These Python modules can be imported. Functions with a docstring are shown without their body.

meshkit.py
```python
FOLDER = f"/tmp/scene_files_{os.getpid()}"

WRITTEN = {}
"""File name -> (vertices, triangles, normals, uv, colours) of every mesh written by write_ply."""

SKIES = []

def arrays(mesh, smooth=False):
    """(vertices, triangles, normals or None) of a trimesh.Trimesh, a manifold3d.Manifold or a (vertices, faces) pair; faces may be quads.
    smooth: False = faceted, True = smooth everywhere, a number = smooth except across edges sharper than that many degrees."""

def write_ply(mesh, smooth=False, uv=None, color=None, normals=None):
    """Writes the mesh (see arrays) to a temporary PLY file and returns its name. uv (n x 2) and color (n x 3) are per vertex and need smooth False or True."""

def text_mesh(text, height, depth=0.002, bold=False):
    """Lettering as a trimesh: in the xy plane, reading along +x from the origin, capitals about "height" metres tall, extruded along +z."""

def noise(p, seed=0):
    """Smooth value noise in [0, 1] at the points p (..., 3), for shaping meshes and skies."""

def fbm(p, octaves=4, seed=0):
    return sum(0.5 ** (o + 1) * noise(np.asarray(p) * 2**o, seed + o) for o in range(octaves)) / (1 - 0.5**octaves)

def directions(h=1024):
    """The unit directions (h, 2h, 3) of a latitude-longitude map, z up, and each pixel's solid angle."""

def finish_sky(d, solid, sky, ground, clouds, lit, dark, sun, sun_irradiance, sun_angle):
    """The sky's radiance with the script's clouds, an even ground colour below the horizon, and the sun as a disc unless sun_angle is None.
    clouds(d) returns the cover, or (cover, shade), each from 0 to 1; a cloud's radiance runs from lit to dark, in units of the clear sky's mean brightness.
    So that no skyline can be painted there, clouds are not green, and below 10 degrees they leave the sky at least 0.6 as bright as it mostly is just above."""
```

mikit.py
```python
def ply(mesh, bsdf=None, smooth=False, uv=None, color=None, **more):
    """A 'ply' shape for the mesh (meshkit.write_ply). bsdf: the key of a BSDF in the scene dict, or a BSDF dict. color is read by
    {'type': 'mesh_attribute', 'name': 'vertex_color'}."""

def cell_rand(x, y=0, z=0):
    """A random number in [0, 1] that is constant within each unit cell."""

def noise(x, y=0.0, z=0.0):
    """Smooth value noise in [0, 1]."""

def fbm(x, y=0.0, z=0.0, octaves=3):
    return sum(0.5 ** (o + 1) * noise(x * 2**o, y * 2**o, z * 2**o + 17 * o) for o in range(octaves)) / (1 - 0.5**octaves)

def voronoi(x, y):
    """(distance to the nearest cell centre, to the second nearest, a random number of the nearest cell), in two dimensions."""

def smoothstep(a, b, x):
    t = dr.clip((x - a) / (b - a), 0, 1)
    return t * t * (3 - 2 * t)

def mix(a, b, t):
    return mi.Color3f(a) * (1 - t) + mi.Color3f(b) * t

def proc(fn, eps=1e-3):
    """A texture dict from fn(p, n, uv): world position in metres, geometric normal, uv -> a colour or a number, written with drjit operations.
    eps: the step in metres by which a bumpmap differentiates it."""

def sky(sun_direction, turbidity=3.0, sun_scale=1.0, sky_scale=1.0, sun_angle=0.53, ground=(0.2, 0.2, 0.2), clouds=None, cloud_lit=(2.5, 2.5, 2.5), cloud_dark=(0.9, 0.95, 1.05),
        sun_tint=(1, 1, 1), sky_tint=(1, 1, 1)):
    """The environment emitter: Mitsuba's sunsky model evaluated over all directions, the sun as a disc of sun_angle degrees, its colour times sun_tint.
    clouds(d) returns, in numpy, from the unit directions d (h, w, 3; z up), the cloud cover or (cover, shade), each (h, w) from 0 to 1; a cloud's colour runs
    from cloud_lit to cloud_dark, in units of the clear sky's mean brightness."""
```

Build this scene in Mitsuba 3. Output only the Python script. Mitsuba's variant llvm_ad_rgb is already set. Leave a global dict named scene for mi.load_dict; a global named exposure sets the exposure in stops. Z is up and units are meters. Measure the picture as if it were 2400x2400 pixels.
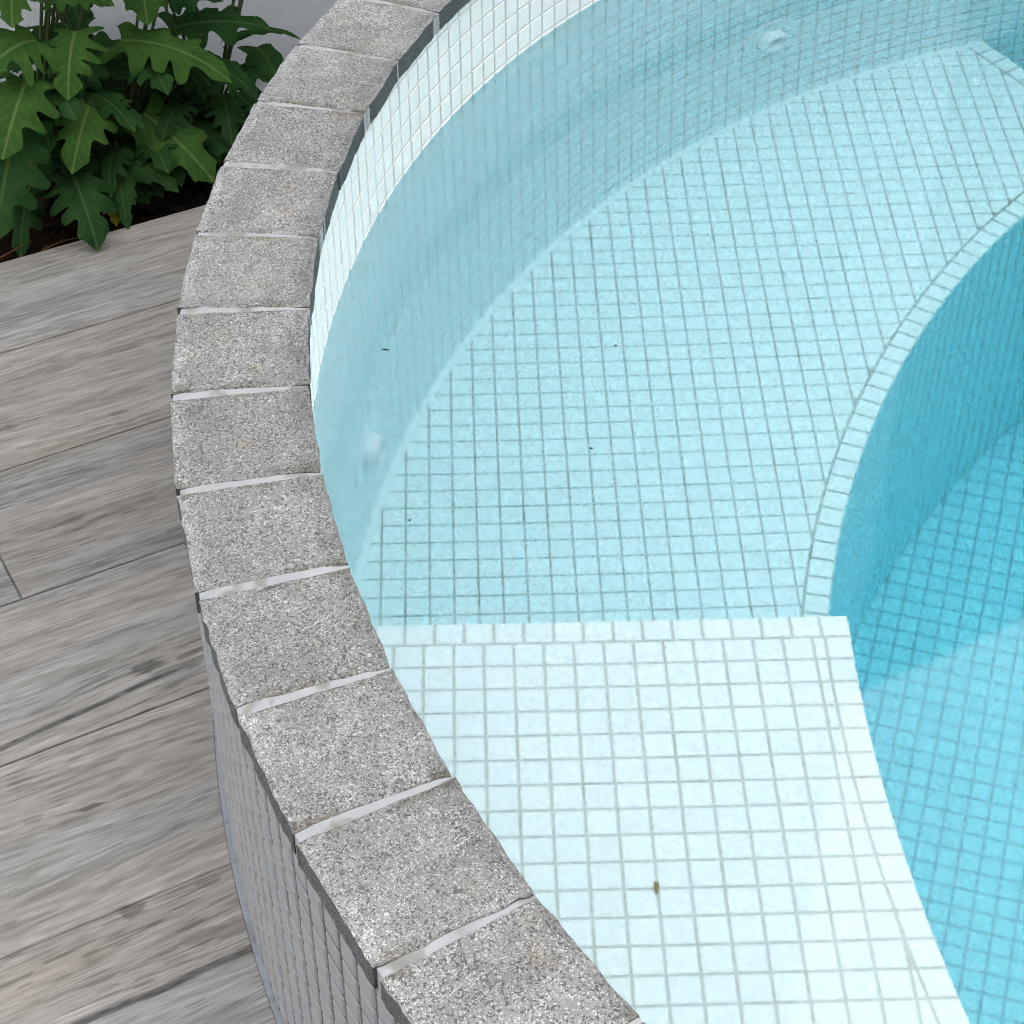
import math
import numpy as np
import trimesh
import drjit as dr
import mitsuba as mi
import mikit, meshkit
from mikit import noise, fbm, voronoi, cell_rand, smoothstep, mix
from shapely.geometry import Polygon, Point, box as sbox, LineString
from shapely.affinity import rotate, translate
from scipy.spatial import Delaunay

T4 = mi.ScalarTransform4f
RNG = np.random.default_rng(11)
U = 0.027                       # one mosaic pitch (tile + joint) in metres; plans below are drawn in pitches
ZD = -0.5                       # deck level in pitches above the ledge


def W3(p):
    """plan coordinates (pitches; z from the ledge face) -> metres, z from the deck"""
    p = np.asarray(p, float)
    return p * U - np.array([0, 0, ZD * U])


# ------------------------------------------------------------------ camera, sky, exposure
CAM = np.array([2.61683819, -45.59680168, 49.26911779])
RIGHT = np.array([0.9996013807391237, -0.02820992397512848, 0.001131288537206742])
DOWN = np.array([-0.017934870072864973, -0.6654371642717485, -0.7462383807078292])
FWD = np.array([0.02180412942326284, 0.7459206262031444, -0.6656778495224263])
cam_o = W3(CAM)
scene = {
    'type': 'scene',
    'camera': {'type': 'perspective', 'fov': 29.4715, 'fov_axis': 'x', 'near_clip': 0.02, 'far_clip': 500.0,
               'to_world': T4().look_at(origin=cam_o.tolist(), target=(cam_o + FWD).tolist(), up=(-DOWN).tolist())},
    'sky': mikit.sky((0.30, 0.62, 0.74), turbidity=3, sun_scale=0.045, sun_angle=50, clouds=lambda d: 1.0,
                     cloud_lit=(2.4, 2.4, 2.4), cloud_dark=(0.9, 0.95, 1.05)),
}
exposure = 3.58
labels = {}

# ------------------------------------------------------------------ measured plan
PC = np.array([44.566, 5.503])            # centre of the round pool
RW, RI, RO, ROW = 47.28, 46.894, 51.07, 51.0
ZW, ZC, ZCB, ZB, ZF = 7.278, 12.956, 12.12, -14.366, -39.70
EC, ER = np.array([67.695, -0.426]), 51.708       # curved edge of the bench
LC, LR = np.array([81.404, -2.74]), 66.17         # curved edge of the ledge
TH = math.radians(27.307)
TT, NN = np.array([math.cos(TH), math.sin(TH)]), np.array([-math.sin(TH), math.cos(TH)])   # along / across the deck boards
WALL_N, BED_N, SOIL_Z = 43.5, 32.84, -2.2


def tn(t, n, z=0.0):
    q = np.outer(np.atleast_1d(t), TT) + np.outer(np.atleast_1d(n), NN)
    return np.c_[q, np.broadcast_to(np.atleast_1d(z), (len(q),))]


# ------------------------------------------------------------------ materials
def rgb(r, g, b):
    return {'type': 'rgb', 'value': [r, g, b]}


def two(b):
    return {'type': 'twosided', 'bsdf': b}


def lum(c):
    return c


def tile_colour(base, var, cell=U):
    base = [float(x) for x in base]

    def fn(p, n, uv):
        k = cell_rand(p.x / cell, p.y / cell, p.z / cell)
        s = 1 - var * k + 0.03 * (fbm(p.x * 60, p.y * 60, p.z * 60) - 0.5)
        tint = (cell_rand(p.y / cell + 31, p.x / cell + 7, p.z / cell) - 0.5) * 0.02
        return mi.Color3f(base[0] * s - tint, base[1] * s, base[2] * s + tint)
    return mikit.proc(fn)


def grout_colour(base, dirt, amount):
    def fn(p, n, uv):
        a = smoothstep(0.5, 0.8, fbm(p.x * 25, p.y * 25, p.z * 25 + 3)) * amount
        b = smoothstep(0.62, 0.8, noise(p.x * 210, p.y * 210, p.z * 210)) * amount * 0.7
        return mix(mi.Color3f(*base), mi.Color3f(*dirt), dr.minimum(a + b, 1))
    return mikit.proc(fn)


def granite(p, n, uv):
    x, y, z = p.x, p.y, p.z
    ang = dr.atan2(y - PC[1] * U, x - PC[0] * U) * (73 / (2 * math.pi)) - 0.1115
    stone = cell_rand(ang, 5)
    g1 = noise(x * 1150, y * 1150, z * 1150)
    g2 = noise(x * 540 + 9, y * 540, z * 540)
    g3 = noise(x * 1600 + 5, y * 1600, z * 1600)
    dark = smoothstep(0.53, 0.68, g1 * 0.6 + g2 * 0.4)
    pale = smoothstep(0.50, 0.78, g3 * 0.6 + noise(x * 700, y * 700 + 4, z * 700) * 0.4)
    c = mix(mi.Color3f(0.215, 0.215, 0.212), mi.Color3f(0.49, 0.49, 0.485), pale)
    c = mix(c, mi.Color3f(0.060, 0.062, 0.064), dark * 0.80)
    blot = fbm(x * 24 + stone * 30, y * 24, z * 24)
    c = c * (0.66 + 0.58 * blot + 0.16 * (stone - 0.5))
    rr = dr.sqrt(dr.square(x - PC[0] * U) + dr.square(y - PC[1] * U)) / U
    ja = ang - dr.floor(ang)                      # 0.5 on a joint
    rim = smoothstep(RO - 0.55, RO - 0.05, rr + 0.5 * (noise(x * 120, y * 120, 1.0) - 0.5))
    c = c * (1 + 0.22 * rim)
    jd = smoothstep(0.10, 0.03, dr.abs(dr.abs(ja - 0.5) - 0.0) - 0.02) * smoothstep(0.46, 0.66, fbm(x * 42 + 3, y * 42, 5.0))
    c = mix(c, c * mi.Color3f(0.62, 0.56, 0.47), jd * 0.75)
    damp = smoothstep(RI + 0.9, RI + 0.1, rr + 1.2 * (fbm(x * 20, y * 20 + 9, 2.0) - 0.5))
    c = c * (1 - 0.20 * damp)
    warm = smoothstep(0.62, 0.78, fbm(x * 38 + 8, y * 38 + stone * 11, z * 10))
    c = mix(c, c * mi.Color3f(1.03, 0.93, 0.78), warm * 0.6)
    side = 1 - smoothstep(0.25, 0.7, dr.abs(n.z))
    return mix(c, c * 0.30 + mi.Color3f(0.004, 0.008, 0.01), side)      # side faces darkened, their shade put into the colour


def granite_h(p, n, uv):
    return 0.5 * noise(p.x * 700, p.y * 700, p.z * 700) + 0.5 * noise(p.x * 300, p.y * 300 + 7, p.z * 300)


def mortar_c(p, n, uv):
    a = fbm(p.x * 90, p.y * 90, p.z * 90)
    d = smoothstep(0.52, 0.74, fbm(p.x * 60 + 4, p.y * 60, 2.0))
    c = mix(mi.Color3f(0.30, 0.308, 0.325), mi.Color3f(0.41, 0.42, 0.44), a)
    return mix(c, mi.Color3f(0.20, 0.19, 0.17), d * 0.75)


ROWS = [-10.85, -3.35, 4.15, 11.55, 18.90, 26.35]


def wood(p, n, uv):
    x, y = p.x / U, p.y / U
    s, c = x * TT[0] + y * TT[1], x * NN[0] + y * NN[1]
    row = dr.floor((c - 4.15) / 7.45)
    row = dr.select((row == 1) & (s < -9.56), 9.0, row)
    r1, r2, r3 = cell_rand(row, 3), cell_rand(row, 8), cell_rand(row, 13)
    so = s + r1 * 90
    warp = (fbm(so * 0.035, c * 0.25 + r2 * 20) - 0.5) * 1.6 + (noise(so * 0.16, c * 0.5 + r2 * 9) - 0.5) * 0.35
    cc = c + warp
    v = 0.24 * fbm(so * 0.06 + 3, cc * 0.8 + r3 * 40) + 0.14 * noise(so * 0.12 + 20, cc * 2.6 + r1 * 31) + 0.16 * noise(so * 0.42, cc * 6.0 + r2 * 17) + 0.26 * noise(so * 1.0 + 40, cc * 11) + 0.20 * noise(so * 2.0 + 7, cc * 19)
    v = (v - 0.5) * 1.75 + 0.5
    col = mix(mi.Color3f(0.155, 0.141, 0.129), mi.Color3f(0.365, 0.344, 0.324), dr.clip(v, 0, 1))
    blue = smoothstep(0.50, 0.72, fbm(so * 0.05 + 11, cc * 0.35 + 7 * r3))
    col = mix(col, col * mi.Color3f(0.95, 1.01, 1.06), blue)
    warm = smoothstep(0.55, 0.75, fbm(so * 0.05 + 31, c * 0.4 + 17 * r1))
    col = mix(col, col * mi.Color3f(1.03, 0.99, 0.94), warm)
    pore = smoothstep(0.70, 0.82, noise(so * 0.95 + 5, cc * 15 + 60)) * smoothstep(0.38, 0.6, fbm(so * 0.16, cc * 0.8 + 3))
    col = col * (1 - 0.34 * pore)
    pale = smoothstep(0.70, 0.84, noise(so * 0.8 + 55, cc * 13 + 20))
    col = col * (1 + 0.16 * pale)
    line = smoothstep(0.020, 0.0, dr.abs(noise(so * 0.030 + 2, cc * 0.95 + r2 * 50) - 0.5)) * smoothstep(0.48, 0.66, fbm(so * 0.08 + 9, c * 0.4))
    col = col * (1 - 0.30 * line)
    # printed knots and nicks
    for (ks, kc, kl, kw, kd) in ((-6.85, 6.08, 0.85, 0.30, 0.7), (-10.78, 1.04, 0.75, 0.12, 0.75), (-11.02, -3.55, 0.60, 0.34, 0.6), (-7.2, 21.4, 0.9, 0.2, 0.5), (-9.0, -5.6, 1.6, 0.5, 0.35), (-14.6, 20.9, 1.3, 0.35, 0.55)):
        e = dr.sqrt(dr.square((s - ks) / kl) + dr.square((c - kc + 0.1 * (s - ks)) / kw)) + 0.7 * (noise(s * 3.5, c * 9) - 0.5)
        col = mix(col, mi.Color3f(0.06, 0.057, 0.052), smoothstep(1.0, 0.45, e) * kd)
    # the one long open crack printed on the board by the camera side
    dl = c - (4.95 + 0.081 * (s + 12.51)) - 0.10 * (noise(s * 0.7, 3.0) - 0.5)
    cr = smoothstep(0.17, 0.05, dr.abs(dl)) * smoothstep(-4.0, -6.5, s) * smoothstep(-24.0, -17.0, s)
    dl2 = c - (-6.62 + 0.006 * s) - 0.12 * (noise(s * 0.8, 8.0) - 0.5)
    cr2 = smoothstep(0.20, 0.06, dr.abs(dl2)) * smoothstep(-40.0, -25.0, s)
    col = mix(col, mi.Color3f(0.045, 0.044, 0.042), dr.maximum(cr, cr2) * (0.55 + 0.4 * noise(s * 3, c * 20)))
    return col * (0.86 + 0.26 * cell_rand(row, 162))


def wood_h(p, n, uv):
    x, y = p.x / U, p.y / U
    s, c = x * TT[0] + y * TT[1], x * NN[0] + y * NN[1]
    return noise(s * 0.9, c * 14) * 0.6 + noise(s * 2.4, c * 28) * 0.4


def plaster_c(p, n, uv):
    a = fbm(p.x * 14, p.y * 14, p.z * 14)
    b = noise(p.x * 260, p.y * 260, p.z * 260)
    return mi.Color3f(0.68, 0.715, 0.765) * (0.93 + 0.09 * a + 0.06 * b)


def plaster_h(p, n, uv):
    return fbm(p.x * 170, p.y * 170, p.z * 170)


def soil_c(p, n, uv):
    a = fbm(p.x * 60, p.y * 60, p.z * 60)
    b = smoothstep(0.66, 0.8, noise(p.x * 160, p.y * 160, p.z * 160))
    c = mix(mi.Color3f(0.007, 0.005, 0.004), mi.Color3f(0.020, 0.014, 0.010), a)
    return mix(c, mi.Color3f(0.07, 0.046, 0.030), b * 0.3)


def leaf_fn(young):
    def fn(p, n, uv):
        s, v = uv.x, uv.y
        av = dr.abs(v)
        mid = smoothstep(0.040, 0.012, av - 0.018 * (1 - s))
        q = (s - 0.55 * av) * 7.0
        f = q - dr.floor(q)
        lat = smoothstep(0.085, 0.02, dr.abs(f - 0.5)) * smoothstep(0.9, 0.3, av)
        k = noise(p.x * 55, p.y * 55, p.z * 55)
        k2 = noise(p.x * 300, p.y * 300, p.z * 300)
        if young == 2:
            lo, hi, ve = mi.Color3f(0.115, 0.125, 0.018), mi.Color3f(0.20, 0.165, 0.02), mi.Color3f(0.26, 0.20, 0.05)
        elif young == 1:
            lo, hi, ve = mi.Color3f(0.040, 0.105, 0.026), mi.Color3f(0.075, 0.160, 0.036), mi.Color3f(0.150, 0.235, 0.075)
        else:
            lo, hi, ve = mi.Color3f(0.018, 0.056, 0.020), mi.Color3f(0.040, 0.096, 0.030), mi.Color3f(0.075, 0.130, 0.045)
        c = mix(lo, hi, k) * (0.92 + 0.16 * k2)
        c = mix(c, ve, dr.maximum(mid * 0.8, lat * 0.28))
        brown = smoothstep(0.86, 0.93, noise(p.x * 70 + 3, p.y * 70, p.z * 70)) * smoothstep(0.3, 0.7, av)
        return mix(c, mi.Color3f(0.19, 0.115, 0.045), brown * 0.7)
    return mikit.proc(fn)


def leaf_h(p, n, uv):
    s, v = uv.x, uv.y
    av = dr.abs(v)
    q = (s - 0.55 * av) * 7.0
    f = q - dr.floor(q)
    return -smoothstep(0.3, 0.0, dr.abs(f - 0.5)) * smoothstep(1.0, 0.2, av) + 0.25 * noise(p.x * 240, p.y * 240, p.z * 240)


def rough_grey(p, n, uv):
    a = fbm(p.x * 8, p.y * 8, p.z * 8)
    return mi.Color3f(0.30, 0.295, 0.285) * (0.85 + 0.3 * a)


MATS = {
    'm_tile_wet': two({'type': 'diffuse', 'reflectance': rgb(0.905, 0.915, 0.912)}),
    'm_tile_wet2': two({'type': 'diffuse', 'reflectance': rgb(0.875, 0.89, 0.892)}),
    'm_tile_wet3': two({'type': 'diffuse', 'reflectance': rgb(0.885, 0.895, 0.915)}),
    'm_tile_water_tint': two({'type': 'diffuse', 'reflectance': rgb(0.53, 0.85, 0.90)}),  # tile colour tinted to stand for the blue light of deep water
    'm_tile_water_tint2': two({'type': 'diffuse', 'reflectance': rgb(0.50, 0.82, 0.88)}),
    'm_tile_dry': two({'type': 'principled', 'base_color': tile_colour((0.735, 0.745, 0.735), 0.04), 'roughness': 0.22, 'specular': 0.5}),
    'm_tile_grey': two({'type': 'principled', 'base_color': tile_colour((0.258, 0.261, 0.270), 0.06), 'roughness': 0.42, 'specular': 0.5}),
    'm_grout_ledge': two({'type': 'diffuse', 'reflectance': grout_colour((0.60, 0.605, 0.585), (0.34, 0.33, 0.25), 0.40)}),
    'm_grout_bench': two({'type': 'diffuse', 'reflectance': grout_colour((0.50, 0.53, 0.52), (0.26, 0.27, 0.22), 0.6)}),
    'm_grout_floor': two({'type': 'diffuse', 'reflectance': grout_colour((0.34, 0.52, 0.60), (0.22, 0.36, 0.42), 0.5)}),  # blue water light put into the floor grout colour as well
    'm_grout_wall': two({'type': 'diffuse', 'reflectance': grout_colour((0.52, 0.52, 0.51), (0.40, 0.39, 0.36), 0.4)}),
    'm_grout_outer': two({'type': 'diffuse', 'reflectance': grout_colour((0.13, 0.13, 0.135), (0.08, 0.08, 0.08), 0.5)}),
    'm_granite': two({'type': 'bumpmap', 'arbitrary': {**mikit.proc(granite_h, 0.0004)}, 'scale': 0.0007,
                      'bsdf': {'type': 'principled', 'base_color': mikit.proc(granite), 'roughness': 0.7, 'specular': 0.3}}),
    'm_mortar': two({'type': 'diffuse', 'reflectance': mikit.proc(mortar_c)}),
    'm_sealant': two({'type': 'diffuse', 'reflectance': grout_colour((0.30, 0.315, 0.35), (0.17, 0.175, 0.19), 0.6)}),
    'm_wood': two({'type': 'bumpmap', 'arbitrary': mikit.proc(wood_h, 0.0006), 'scale': 0.0006,
                   'bsdf': {'type': 'principled', 'base_color': mikit.proc(wood), 'roughness': 0.65, 'specular': 0.2}}),
    'm_deck_grout': two({'type': 'diffuse', 'reflectance': grout_colour((0.17, 0.18, 0.185), (0.06, 0.06, 0.06), 0.6)}),
    'm_plaster': two({'type': 'bumpmap', 'arbitrary': mikit.proc(plaster_h, 0.001), 'scale': 0.0004,
                      'bsdf': {'type': 'diffuse', 'reflectance': mikit.proc(plaster_c)}}),
    'm_soil': two({'type': 'diffuse', 'reflectance': mikit.proc(soil_c)}),
    'm_bark': two({'type': 'diffuse', 'reflectance': rgb(0.035, 0.024, 0.017)}),
    'm_twig': two({'type': 'diffuse', 'reflectance': rgb(0.13, 0.062, 0.030)}),
    'm_dry': two({'type': 'diffuse', 'reflectance': rgb(0.30, 0.20, 0.09)}),
    'm_speck': two({'type': 'diffuse', 'reflectance': rgb(0.018, 0.022, 0.018)}),
    'm_petiole': two({'type': 'principled', 'base_color': rgb(0.045, 0.070, 0.025), 'roughness': 0.45, 'specular': 0.4}),
    'm_plastic': two({'type': 'principled', 'base_color': rgb(0.80, 0.81, 0.815), 'roughness': 0.35, 'specular': 0.4}),
    'm_fence': two({'type': 'principled', 'base_color': rgb(0.030, 0.032, 0.034), 'roughness': 0.6, 'specular': 0.3}),
    'm_added_house': two({'type': 'diffuse', 'reflectance': rgb(0.45, 0.45, 0.46)}),
    'm_ground': two({'type': 'diffuse', 'reflectance': mikit.proc(rough_grey)}),
    'm_water': {'type': 'roughdielectric', 'distribution': 'ggx', 'alpha': 0.0015, 'int_ior': 1.333, 'ext_ior': 1.0},
    'water_medium': {'type': 'homogeneous', 'albedo': {'type': 'rgb', 'value': [0.0, 0.0, 0.0]},
                     'sigma_t': {'type': 'rgb', 'value': [0.345, 0.062, 0.022]}, 'scale': 1.0},
}
for i, nm in enumerate(('m_leaf_dark', 'm_leaf_light', 'm_leaf_yellow')):
    MATS[nm] = {'type': 'bumpmap', 'arbitrary': mikit.proc(leaf_h, 0.004), 'scale': 0.0012,
                'bsdf': {'type': 'principledthin', 'base_color': leaf_fn(i), 'roughness': 0.20, 'diff_trans': 0.85, 'spec_trans': 0.0, 'eta': 1.45}}
scene.update(MATS)

# ------------------------------------------------------------------ scene helpers
COUNT = {}


def key_for(name):
    k = COUNT.get(name, 0)
    COUNT[name] = k + 1
    return name if k == 0 else f'{name}_{k:03d}'


def add(name, mesh, bsdf, smooth=False, **kw):
    """one shape entry under the next free key of that name; returns the key"""
    key = key_for(name)
    scene[key] = mikit.ply(mesh, bsdf, smooth, **kw)
    return key


def tag(key, label=None, category=None, group=None, kind=None):
    d = labels.setdefault(key, {})
    for a, b in (('label', label), ('category', category), ('group', group), ('kind', kind)):
        if b:
            d[a] = b


def tm(v, f):
    return trimesh.Trimesh(np.asarray(v, float), np.asarray(f, int), process=False)


def join(meshes):
    vs, fs, o = [], [], 0
    for v, f in meshes:
        vs.append(v)
        fs.append(np.asarray(f) + o)
        o += len(v)
    return tm(np.vstack(vs), np.vstack(fs))


def extrude(poly, z0, z1):
    """shapely polygon in pitches -> closed body in metres between two heights in pitches"""
    out = []
    for g in getattr(poly, 'geoms', [poly]):
        if g.area < 1e-6:
            continue
        m = trimesh.creation.extrude_polygon(g, z1 - z0, engine='earcut')
        v = np.array(m.vertices) + [0, 0, z0]
        out.append((W3(v), np.array(m.faces)))
    return join(out)


def circle(c, r, n=360):
    a = np.arange(n) * 2 * np.pi / n
    return Polygon(np.c_[c[0] + r * np.cos(a), c[1] + r * np.sin(a)])


def in_view(P, margin=1.03):
    """which plan points fall inside the photograph's field (only to decide which tiles are listed one by one)"""
    d = np.asarray(P) - CAM
    z = d @ FWD
    t = math.tan(math.radians(29.4715 / 2)) * margin
    return (np.abs(d @ RIGHT) < z * t) & (np.abs(d @ DOWN) < z * t)


def tile_mesh(P, nrm, lift=0.0, bevel=0.035, thick=0.10):
    """One mosaic tile from its face outline P (k x 3, pitches): bevelled rim, sides down into the grout. Returns vertices (m) and triangles."""
    P = np.asarray(P, float)
    k = len(P)
    c = P.mean(0)
    ext = np.linalg.norm(P - c, axis=1, keepdims=True)
    ins = c + (P - c) * np.maximum(0.3, 1 - bevel * 1.414 / np.maximum(ext, 1e-6))
    v = np.vstack([ins + nrm * lift, P + nrm * (lift - bevel * 0.8), P - nrm * thick])
    i = np.arange(k)
    j = (i + 1) % k
    f = [np.c_[np.zeros(k - 2, int), np.arange(1, k - 1), np.arange(2, k)]]
    for a in (0, k):
        f += [np.c_[i + a, i + a + k, j + a + k], np.c_[i + a, j + a + k, j + a]]
    return W3(v), np.vstack(f)


def lay(holder, tiles, mats, limit, name='tile', lift_jit=0.0, bevel=0.035):
    """tiles: (outline, normal). The `limit` that show largest are entries of their own, the rest one part."""
    cen = np.array([t[0].mean(0) for t in tiles])
    nrm = np.array([t[1] for t in tiles])
    area = np.array([np.linalg.norm(np.cross(np.roll(t[0], -1, 0) - t[0][0], t[0] - t[0][0]).sum(0)) / 2 for t in tiles])
    d = cen - CAM
    dist = np.linalg.norm(d, axis=1)
    size = area * np.abs((d / dist[:, None] * nrm).sum(1)) / dist ** 2
    size[~in_view(cen)] = 0
    order = np.argsort(-size, kind='stable')
    single = set(order[:limit][size[order[:limit]] > 0].tolist())
    rest = []
    for i, (P, n) in enumerate(tiles):
        m = tile_mesh(P, n, lift=RNG.uniform(-1, 1) * lift_jit, bevel=bevel)
        if i in single:
            add(f'{holder}__{name}', tm(*m), mats[int(RNG.integers(len(mats)))])
        else:
            rest.append(m)
    if rest:
        k = add(f'{holder}__distant_{name}s', join(rest), mats[0])
        tag(k, kind='stuff')


def grid_tiles(region, org, rot, z, gap, pitch=1.0, hole=None):
    """square mosaic cells clipped to a region"""
    c, s = math.cos(rot), math.sin(rot)
    R = np.array([[c, -s], [s, c]])
    inv = (np.array(region.exterior.coords) - org) @ R / pitch
    i0, j0 = np.floor(inv.min(0)).astype(int)
    i1, j1 = np.ceil(inv.max(0)).astype(int)
    from shapely.prepared import prep
    pr = prep(region)
    out = []
    g = gap / 2
    for i in range(i0, i1):
        for j in range(j0, j1):
            q = (np.array([[i + g, j + g], [i + 1 - g, j + g], [i + 1 - g, j + 1 - g], [i + g, j + 1 - g]]) * pitch) @ R.T + org
            cell = Polygon(q)
            if pr.contains(cell):
                out.append((np.c_[q, np.full(4, z)], np.array([0, 0, 1.0])))
            elif pr.intersects(cell):
                w = cell.intersection(region)
                for h in getattr(w, 'geoms', [w]):
                    if h.geom_type != 'Polygon' or h.area < 0.05:
                        continue
                    h = h.simplify(0.02)
                    r = np.array(h.exterior.coords)[:-1]
                    if h.exterior.is_ccw is False:
                        r = r[::-1]
                    out.append((np.c_[r, np.full(len(r), z)], np.array([0, 0, 1.0])))
    return out


def wall_tiles(c, R, a0, a1, da, a_ref, zs, gap, inward, skew=0.0, zref=0.0, vgap=None):
    """mosaic on a round wall: columns every da degrees through a_ref, rows between the heights zs; joints lean by skew columns per row"""
    out = []
    k0, k1 = math.ceil((a0 - a_ref) / da), math.floor((a1 - a_ref) / da)
    g = gap / 2
    gv = (gap if vgap is None else vgap) / 2
    for zi in range(len(zs) - 1):
        zl, zh = zs[zi] + gv, zs[zi + 1] - gv
        if zh - zl < 0.08:
            continue
        for k in range(k0, k1):
            def pt(kk, z):
                a = math.radians(a_ref + (kk + skew * (z - zref)) * da)
                return [c[0] + R * math.cos(a), c[1] + R * math.sin(a), z]
            P = np.array([pt(k + g, zl), pt(k + 1 - g, zl), pt(k + 1 - g, zh), pt(k + g, zh)])
            am = math.radians(a_ref + (k + 0.5) * da)
            n = np.array([math.cos(am), math.sin(am), 0.0]) * (-1 if inward else 1)
            if inward:
                P = P[::-1]
            out.append((P, n))
    return out


def path_tiles(pts, zs, gap, width=1.0):
    """mosaic on an upright face along a plan polyline (the face looks to the right of the path)"""
    pts = np.asarray(pts, float)
    L = LineString(pts)
    n = int(L.length / width)
    out = []
    g = gap / 2
    for k in range(n):
        a = np.array(L.interpolate((k + g) * width).coords[0])
        b = np.array(L.interpolate((k + 1 - g) * width).coords[0])
        d = (b - a) / np.linalg.norm(b - a)
        nr = np.array([d[1], -d[0], 0.0])
        for i in range(len(zs) - 1):
            zl, zh = zs[i] + g, zs[i + 1] - g
            if zh - zl < 0.08:
                continue
            out.append((np.array([[*a, zl], [*b, zl], [*b, zh], [*a, zh]]), nr))
    return out


# ------------------------------------------------------------------ ground, deck
pool_disc = circle(PC, ROW - 0.04, 720)
ground_poly = sbox(-1500, -1500, 1500, 1500).difference(circle(PC, ROW - 0.2, 180))
k = add('ground', extrude(ground_poly, -6.0, -4.5), 'm_ground')
tag(k, 'plain grey paved ground under and around the terrace', 'ground', kind='structure')

foot = circle(PC, ROW + 0.18, 720)


def tn_poly(t0, t1, n0, n1):
    return Polygon(tn([t0, t1, t1, t0], [n0, n0, n1, n1])[:, :2])


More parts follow.
